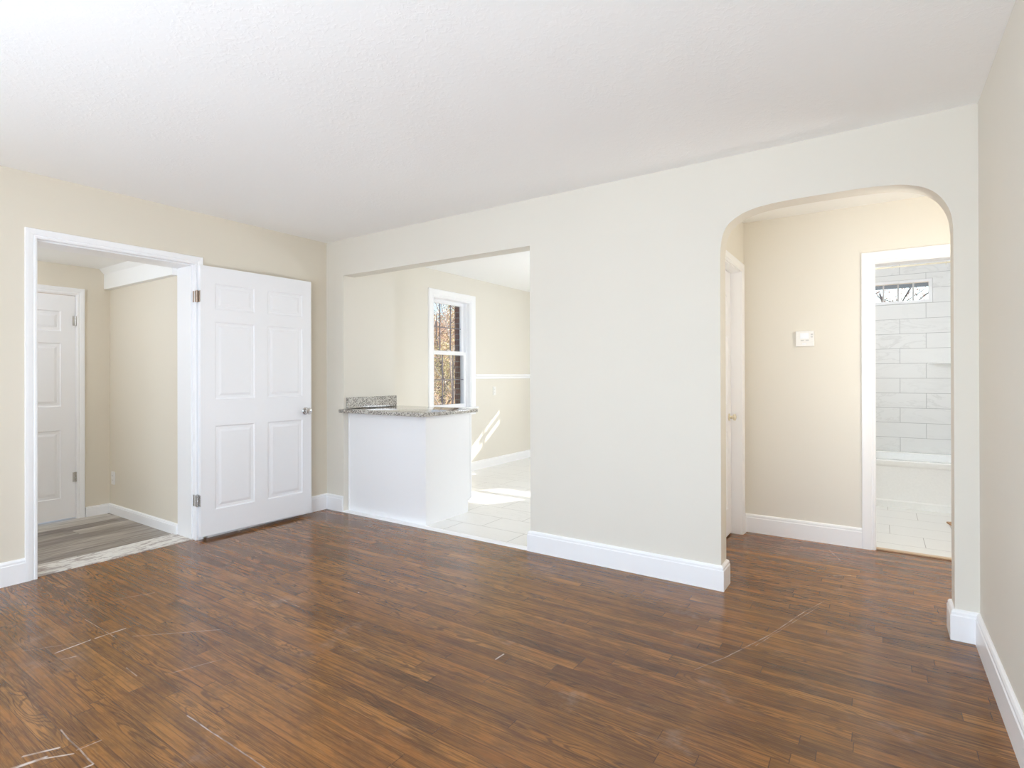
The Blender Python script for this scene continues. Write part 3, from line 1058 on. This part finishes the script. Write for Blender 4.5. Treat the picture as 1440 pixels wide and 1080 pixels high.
struct(d3, 'closed white door on the hall side just inside the arch', 'door')

# thermostat
th = empty('thermostat', (3.768, HB, 1.42))
ti = Matrix.Translation(-Vector(th.location))
def tpart(name, fnc, m, **k):
    bm = bmesh.new()
    fnc(bm)
    bm.transform(ti)
    return link(name, bm, m, th, **k)
tpart('housing', lambda b: box(b, 3.708, 3.829, HB - .026, HB, 1.424, 1.538, .004, 2), M['plastic'])
tpart('display', lambda b: box(b, 3.738, 3.794, HB - .0275, HB - .0255, 1.482, 1.522, .0008, 1), M['screen'])
for i in range(2):
    tpart('button', lambda b: box(b, 3.808, 3.821, HB - .0285, HB - .0255, 1.506 - i * .018, 1.516 - i * .018, .001, 1), M['button'])
for i in range(2):
    tpart('button', lambda b: box(b, 3.742 + i * .032, 3.762 + i * .032, HB - .0285, HB - .0255, 1.465, 1.473, .001, 1), M['button'])
tpart('name_plate', lambda b: box(b, 3.752, 3.778, HB - .027, HB - .0255, 1.438, 1.446, .0005, 1), M['screen'])
tag(th, 'small white wall thermostat with a pale display on the cream hall wall', 'thermostat')

# bathroom doorway
bm = bmesh.new()
slab(bm, [(BDL - .018, 0), (BDL - .018, BDH + .018), (BDR + .018, BDH + .018), (BDR + .018, 0), (BDR, 0), (BDR, BDH), (BDL, BDH), (BDL, 0)], [], fy, HB, HB + .12)
struct(link('trim_11', bm, M['trim']), 'white jamb of the bathroom doorway', 'door jamb')
bm = bmesh.new()
sweep(bm, [(BDL - .004, 0), (BDL - .004, BDH + .004), (BDR + .004, BDH + .004), (BDR + .004, 0)], casing_prof(.078, .02), lambda a, b, h: (a, HB - h, b))
struct(link('trim_12', bm, M['trim']), 'white casing around the bathroom doorway', 'door casing')
bm = BX(BDL, BDR, HB + .01, HB + .05, 0, .010, bev=.003)
t13 = NT('pale_wood_strip')
t13.base(srgb(198, 172, 142), 0.5)
struct(link('trim_13', bm, t13.m), 'pale wood strip where oak meets bathroom tile', 'threshold strip')

# ------------------------------------------------------------------ bathroom
BX0, BX1, BB, TY = 3.48, 5.0, 3.6, 2.855
BC = 2.402
struct(link('floor_bathroom', BX(HL + .1, 5.5, HB + .04, BB, -.06, .003), M['btile']), 'white tile floor of the bathroom', 'floor')
struct(link('ceiling_bathroom', BX(HL + .1, 5.5, HB + .12, BB + .16, BC, BC + .08), M['ceiling_plain']), 'white ceiling of the bathroom', 'ceiling')
wall('wall_bathroom_back', fy, BB, BB + .16, rect(HL + .1, 5.6, 0, BC), [rect(3.86, 4.667, 1.935, 2.175)], M['wtile'], 'marble-look tiled wall above the bathtub')
wall('wall_bathroom_left', fx, BX0 - .12, BX0, rect(HB + .12, BB, 0, BC), [], M['wtile'], 'left bathroom wall out of sight')
wall('wall_bathroom_right', fx, 5.5, 5.6, rect(HB + .12, BB, 0, BC), [], M['wall_hall'], 'right bathroom wall out of sight')
wall('wall_bathroom_tub_end', fx, BX1, BX1 + .12, rect(TY - .05, BB, 0, BC), [], M['wtile'], 'tiled end wall of the tub alcove out of sight')

# bathtub
def rrect(x0, x1, y0, y1, r, n=5):
    out = []
    for cx, cy, a0 in ((x1 - r, y1 - r, 0), (x0 + r, y1 - r, 90), (x0 + r, y0 + r, 180), (x1 - r, y0 + r, 270)):
        for i in range(n + 1):
            a = math.radians(a0 + 90 * i / n)
            out.append((cx + r * math.cos(a), cy + r * math.sin(a)))
    return out


tub = empty('bathtub', ((BX0 + BX1) / 2, (TY + BB) / 2, .003))
tbi = Matrix.Translation(-Vector(tub.location))
bm = bmesh.new()
X0, X1, Y0, Y1, TZ = BX0 + .004, BX1 - .004, TY, BB - .003, .435
loops = [(rrect(X0, X1, Y0 + .004, Y1, .012), TZ - .05), (rrect(X0, X1, Y0, Y1, .012), TZ - .038), (rrect(X0, X1, Y0, Y1, .012), TZ - .010), (rrect(X0 + .004, X1 - .004, Y0 + .010, Y1 - .002, .012), TZ),
         (rrect(X0 + .08, X1 - .09, Y0 + .075, Y1 - .06, .09), TZ), (rrect(X0 + .09, X1 - .10, Y0 + .085, Y1 - .07, .09), TZ - .012),
         (rrect(X0 + .13, X1 - .12, Y0 + .10, Y1 - .085, .12), TZ - .20), (rrect(X0 + .22, X1 - .16, Y0 + .14, Y1 - .12, .12), TZ - .34)]
prev = None
for lp, z in loops:
    cur = [bm.verts.new((a, b, z)) for a, b in lp]
    if prev:
        n = len(cur)
        for i in range(n):
            bm.faces.new((prev[i], prev[(i + 1) % n], cur[(i + 1) % n], cur[i]))
    prev = cur
bm.faces.new(prev)
bm.transform(tbi)
link('basin', bm, M['tub'], tub, smooth=True)
bm = bmesh.new()
slab(bm, [(Y0 + .006, .003), (Y0 + .006, .06), (Y0 + .014, .072), (Y0 + .014, TZ - .06), (Y0 + .006, TZ - .048), (Y0 + .05, TZ - .048), (Y0 + .05, .003)], [], fx, X0, X1)
bm.transform(tbi)
link('apron', bm, M['tub'], tub)
bm = bmesh.new()
lathe(bm, [(0, .032), (.004, .030), (.006, .012)], (X1 - .22, (Y0 + Y1) / 2, TZ - .34), (0, 0, 1), 18)
bm.transform(tbi)
link('drain', bm, M['nickel'], tub)
tag(tub, 'white built-in bathtub under the marble-look tiled wall', 'bathtub')

plain_window('window_2', fy, BB + .035, 3.862, 4.665, 1.937, 2.173, 'small horizontal window high in the tiled bathroom wall', 6, 1, .028, .07, .014, mm='button')

# corner shelf
bm = bmesh.new()
slab(bm, [(4.63, BB), (BX1, BB), (BX1, BB - .25), (4.90, BB - .20), (4.72, BB - .09)], [], fz, 1.322, 1.342)
tag(link('corner_shelf', bm, M['tub']), 'thin white shelf on the tiled wall above the bathtub', 'shelf')

# shower rod
rod = empty('shower_rod', (BX0, TY + .02, 2.2))
bm = bmesh.new()
cyl(bm, (0, 0, 0), (BX1 - BX0, 0, 0), .0075, n=14)
link('rod', bm, M['brass'], rod, smooth=True)
for x in (.0, BX1 - BX0 - .012):
    bm = bmesh.new()
    cyl(bm, (x, 0, 0), (x + .012, 0, 0), .028, n=20)
    link('flange', bm, M['brass'], rod, smooth=True)
tag(rod, 'thin pale brass shower rod above the bathtub', 'shower rod')
for i, x in enumerate((4.322, 4.712)):
    bm = bmesh.new()
    R, r = .015, .0022
    for a in range(24):
        a0, a1 = 2 * PI * a / 24, 2 * PI * (a + 1) / 24
        cyl(bm, (0, R * math.cos(a0), R * math.sin(a0)), (0, R * math.cos(a1), R * math.sin(a1)), r, n=6)
    o = link('curtain_ring', bm, M['brass'])
    o.location = (x, TY + .02, 2.2 - .0055)
    tag(o, 'small brass ring on the shower rod, above the middle of the high window' if i == 0 else 'small brass ring on the shower rod, nearest the arch edge', 'curtain ring', 'rings on the shower rod')

# mat
bm = bmesh.new()
slab(bm, rrect(0, .5, -.75, 0, .01), [], fz, 0.0035, .014)
rg = link('bath_mat', bm, M['rug'])
rg.location = (4.672, 2.467, 0)
rg.rotation_euler = (0, 0, math.radians(14))
tag(rg, 'corner of a brown woven mat on the bathroom tiles beside the arch edge', 'mat')

# roof eave outside the bathroom window
bm = BX(3.0, 5.8, BB + .16, BB + .62, 2.175, 2.30)
struct(link('roof_eave', bm, M['eave']), 'blue-grey eave seen through the high bathroom window', 'eave')

# ------------------------------------------------------------------ outside
struct(link('ground', BX(-40, 14, -12, 40, -.7, -.62), M['ground']), 'leaf-strewn ground outside the kitchen window', 'ground')


def tree(x, y, h, trunk_r, crown_r, nleaf, lm, bark, label, seed, lean=0.0, low=0.25, leaf=.11):
    rnd = random.Random(seed)
    t = empty('tree', (x, y, -.62))
    bm = bmesh.new()
    pts = [(Vector((0, 0, 0)), trunk_r)]
    for i in range(1, 6):
        pts.append((Vector((lean * i / 5 + rnd.uniform(-.08, .08), rnd.uniform(-.08, .08), h * .85 * i / 5)), trunk_r * (1 - .15 * i)))
    for (p, r), (q, s) in zip(pts, pts[1:]):
        cyl(bm, p, q, r, s, 8, False)
    tips = []
    for i in range(16):
        k = rnd.randint(1, 4)
        p, r = pts[k]
        a = rnd.uniform(0, 2 * PI)
        e = p + Vector((math.cos(a) * crown_r * rnd.uniform(.5, 1), math.sin(a) * crown_r * rnd.uniform(.5, 1), rnd.uniform(.5, 1.8) * h / 6))
        cyl(bm, p, e, r * .4, .012, 6, False)
        tips.append((p, e))
        for j in range(3):
            s0 = p.lerp(e, rnd.uniform(.3, .9))
            e2 = s0 + Vector((rnd.uniform(-1, 1), rnd.uniform(-1, 1), rnd.uniform(-.2, 1))) * crown_r * .4
            cyl(bm, s0, e2, .012, .005, 5, False)
            tips.append((s0, e2))
    link('trunk', bm, bark, t)
    bm = bmesh.new()
    for i in range(nleaf):
        p, e = rnd.choice(tips)
        c = p.lerp(e, rnd.uniform(.2, 1.15)) + Vector((rnd.gauss(0, .22), rnd.gauss(0, .22), rnd.gauss(0, .25)))
        if c.z < h * low * .3:
            c.z = rnd.uniform(.1, h * low)
        d = Vector((rnd.gauss(0, 1), rnd.gauss(0, 1), rnd.gauss(0, 1))).normalized()
        u = d.orthogonal().normalized()
        v = d.cross(u)
        s = leaf * rnd.uniform(.5, 1.2)
        bm.faces.new([bm.verts.new(c + q) for q in (u * s, v * s * .55 + d * s * .1, -u * s, -v * s * .55 + d * s * .1)])
    me = link('leaves', bm, lm, t)
    return tag(t, label, 'tree', 'autumn trees outside the kitchen window' if x < 0 else None)


TR = [
    (-4.3, 6.9, 4.0, .035, .8, 1500, 'leaf_brown', 'bark', 'slim sparse tree nearest the kitchen window', .022),
    (-6.6, 9.3, 4.4, .06, 1.15, 7000, 'leaf_olive', 'bark_dark', 'olive-yellow tree behind the slim one outside the kitchen window', .028),
    (-9.0, 12.9, 5.2, .09, 1.6, 10000, 'leaf_orange', 'bark', 'tan-leaved tree in the middle of the row outside', .036),
    (-12.6, 16.0, 5.2, .12, 2.2, 12000, 'leaf_brown', 'bark_dark', 'pink-brown tree behind the tan one outside', .045),
    (-14.5, 21.5, 8.0, .15, 3.0, 12000, 'leaf_orange', 'bark_dark', 'broad tan tree closing the view outside', .06),
    (-20.0, 24.5, 7.0, .15, 3.0, 9000, 'leaf_olive', 'bark', 'olive tree farthest away outside', .07),
]
TR.append((4.75, 13.5, 4.6, .07, 1.6, 1500, 'leaf_brown', 'bark_dark', 'nearly bare tree seen through the high bathroom window', .035))
for i, (x, y, h, tr, cr, nl, lm, bk, lab, lf) in enumerate(TR):
    tree(x, y, h, tr, cr, nl, M[lm], M[bk], lab, 100 + i, lean=random.uniform(-.5, .5), leaf=lf)
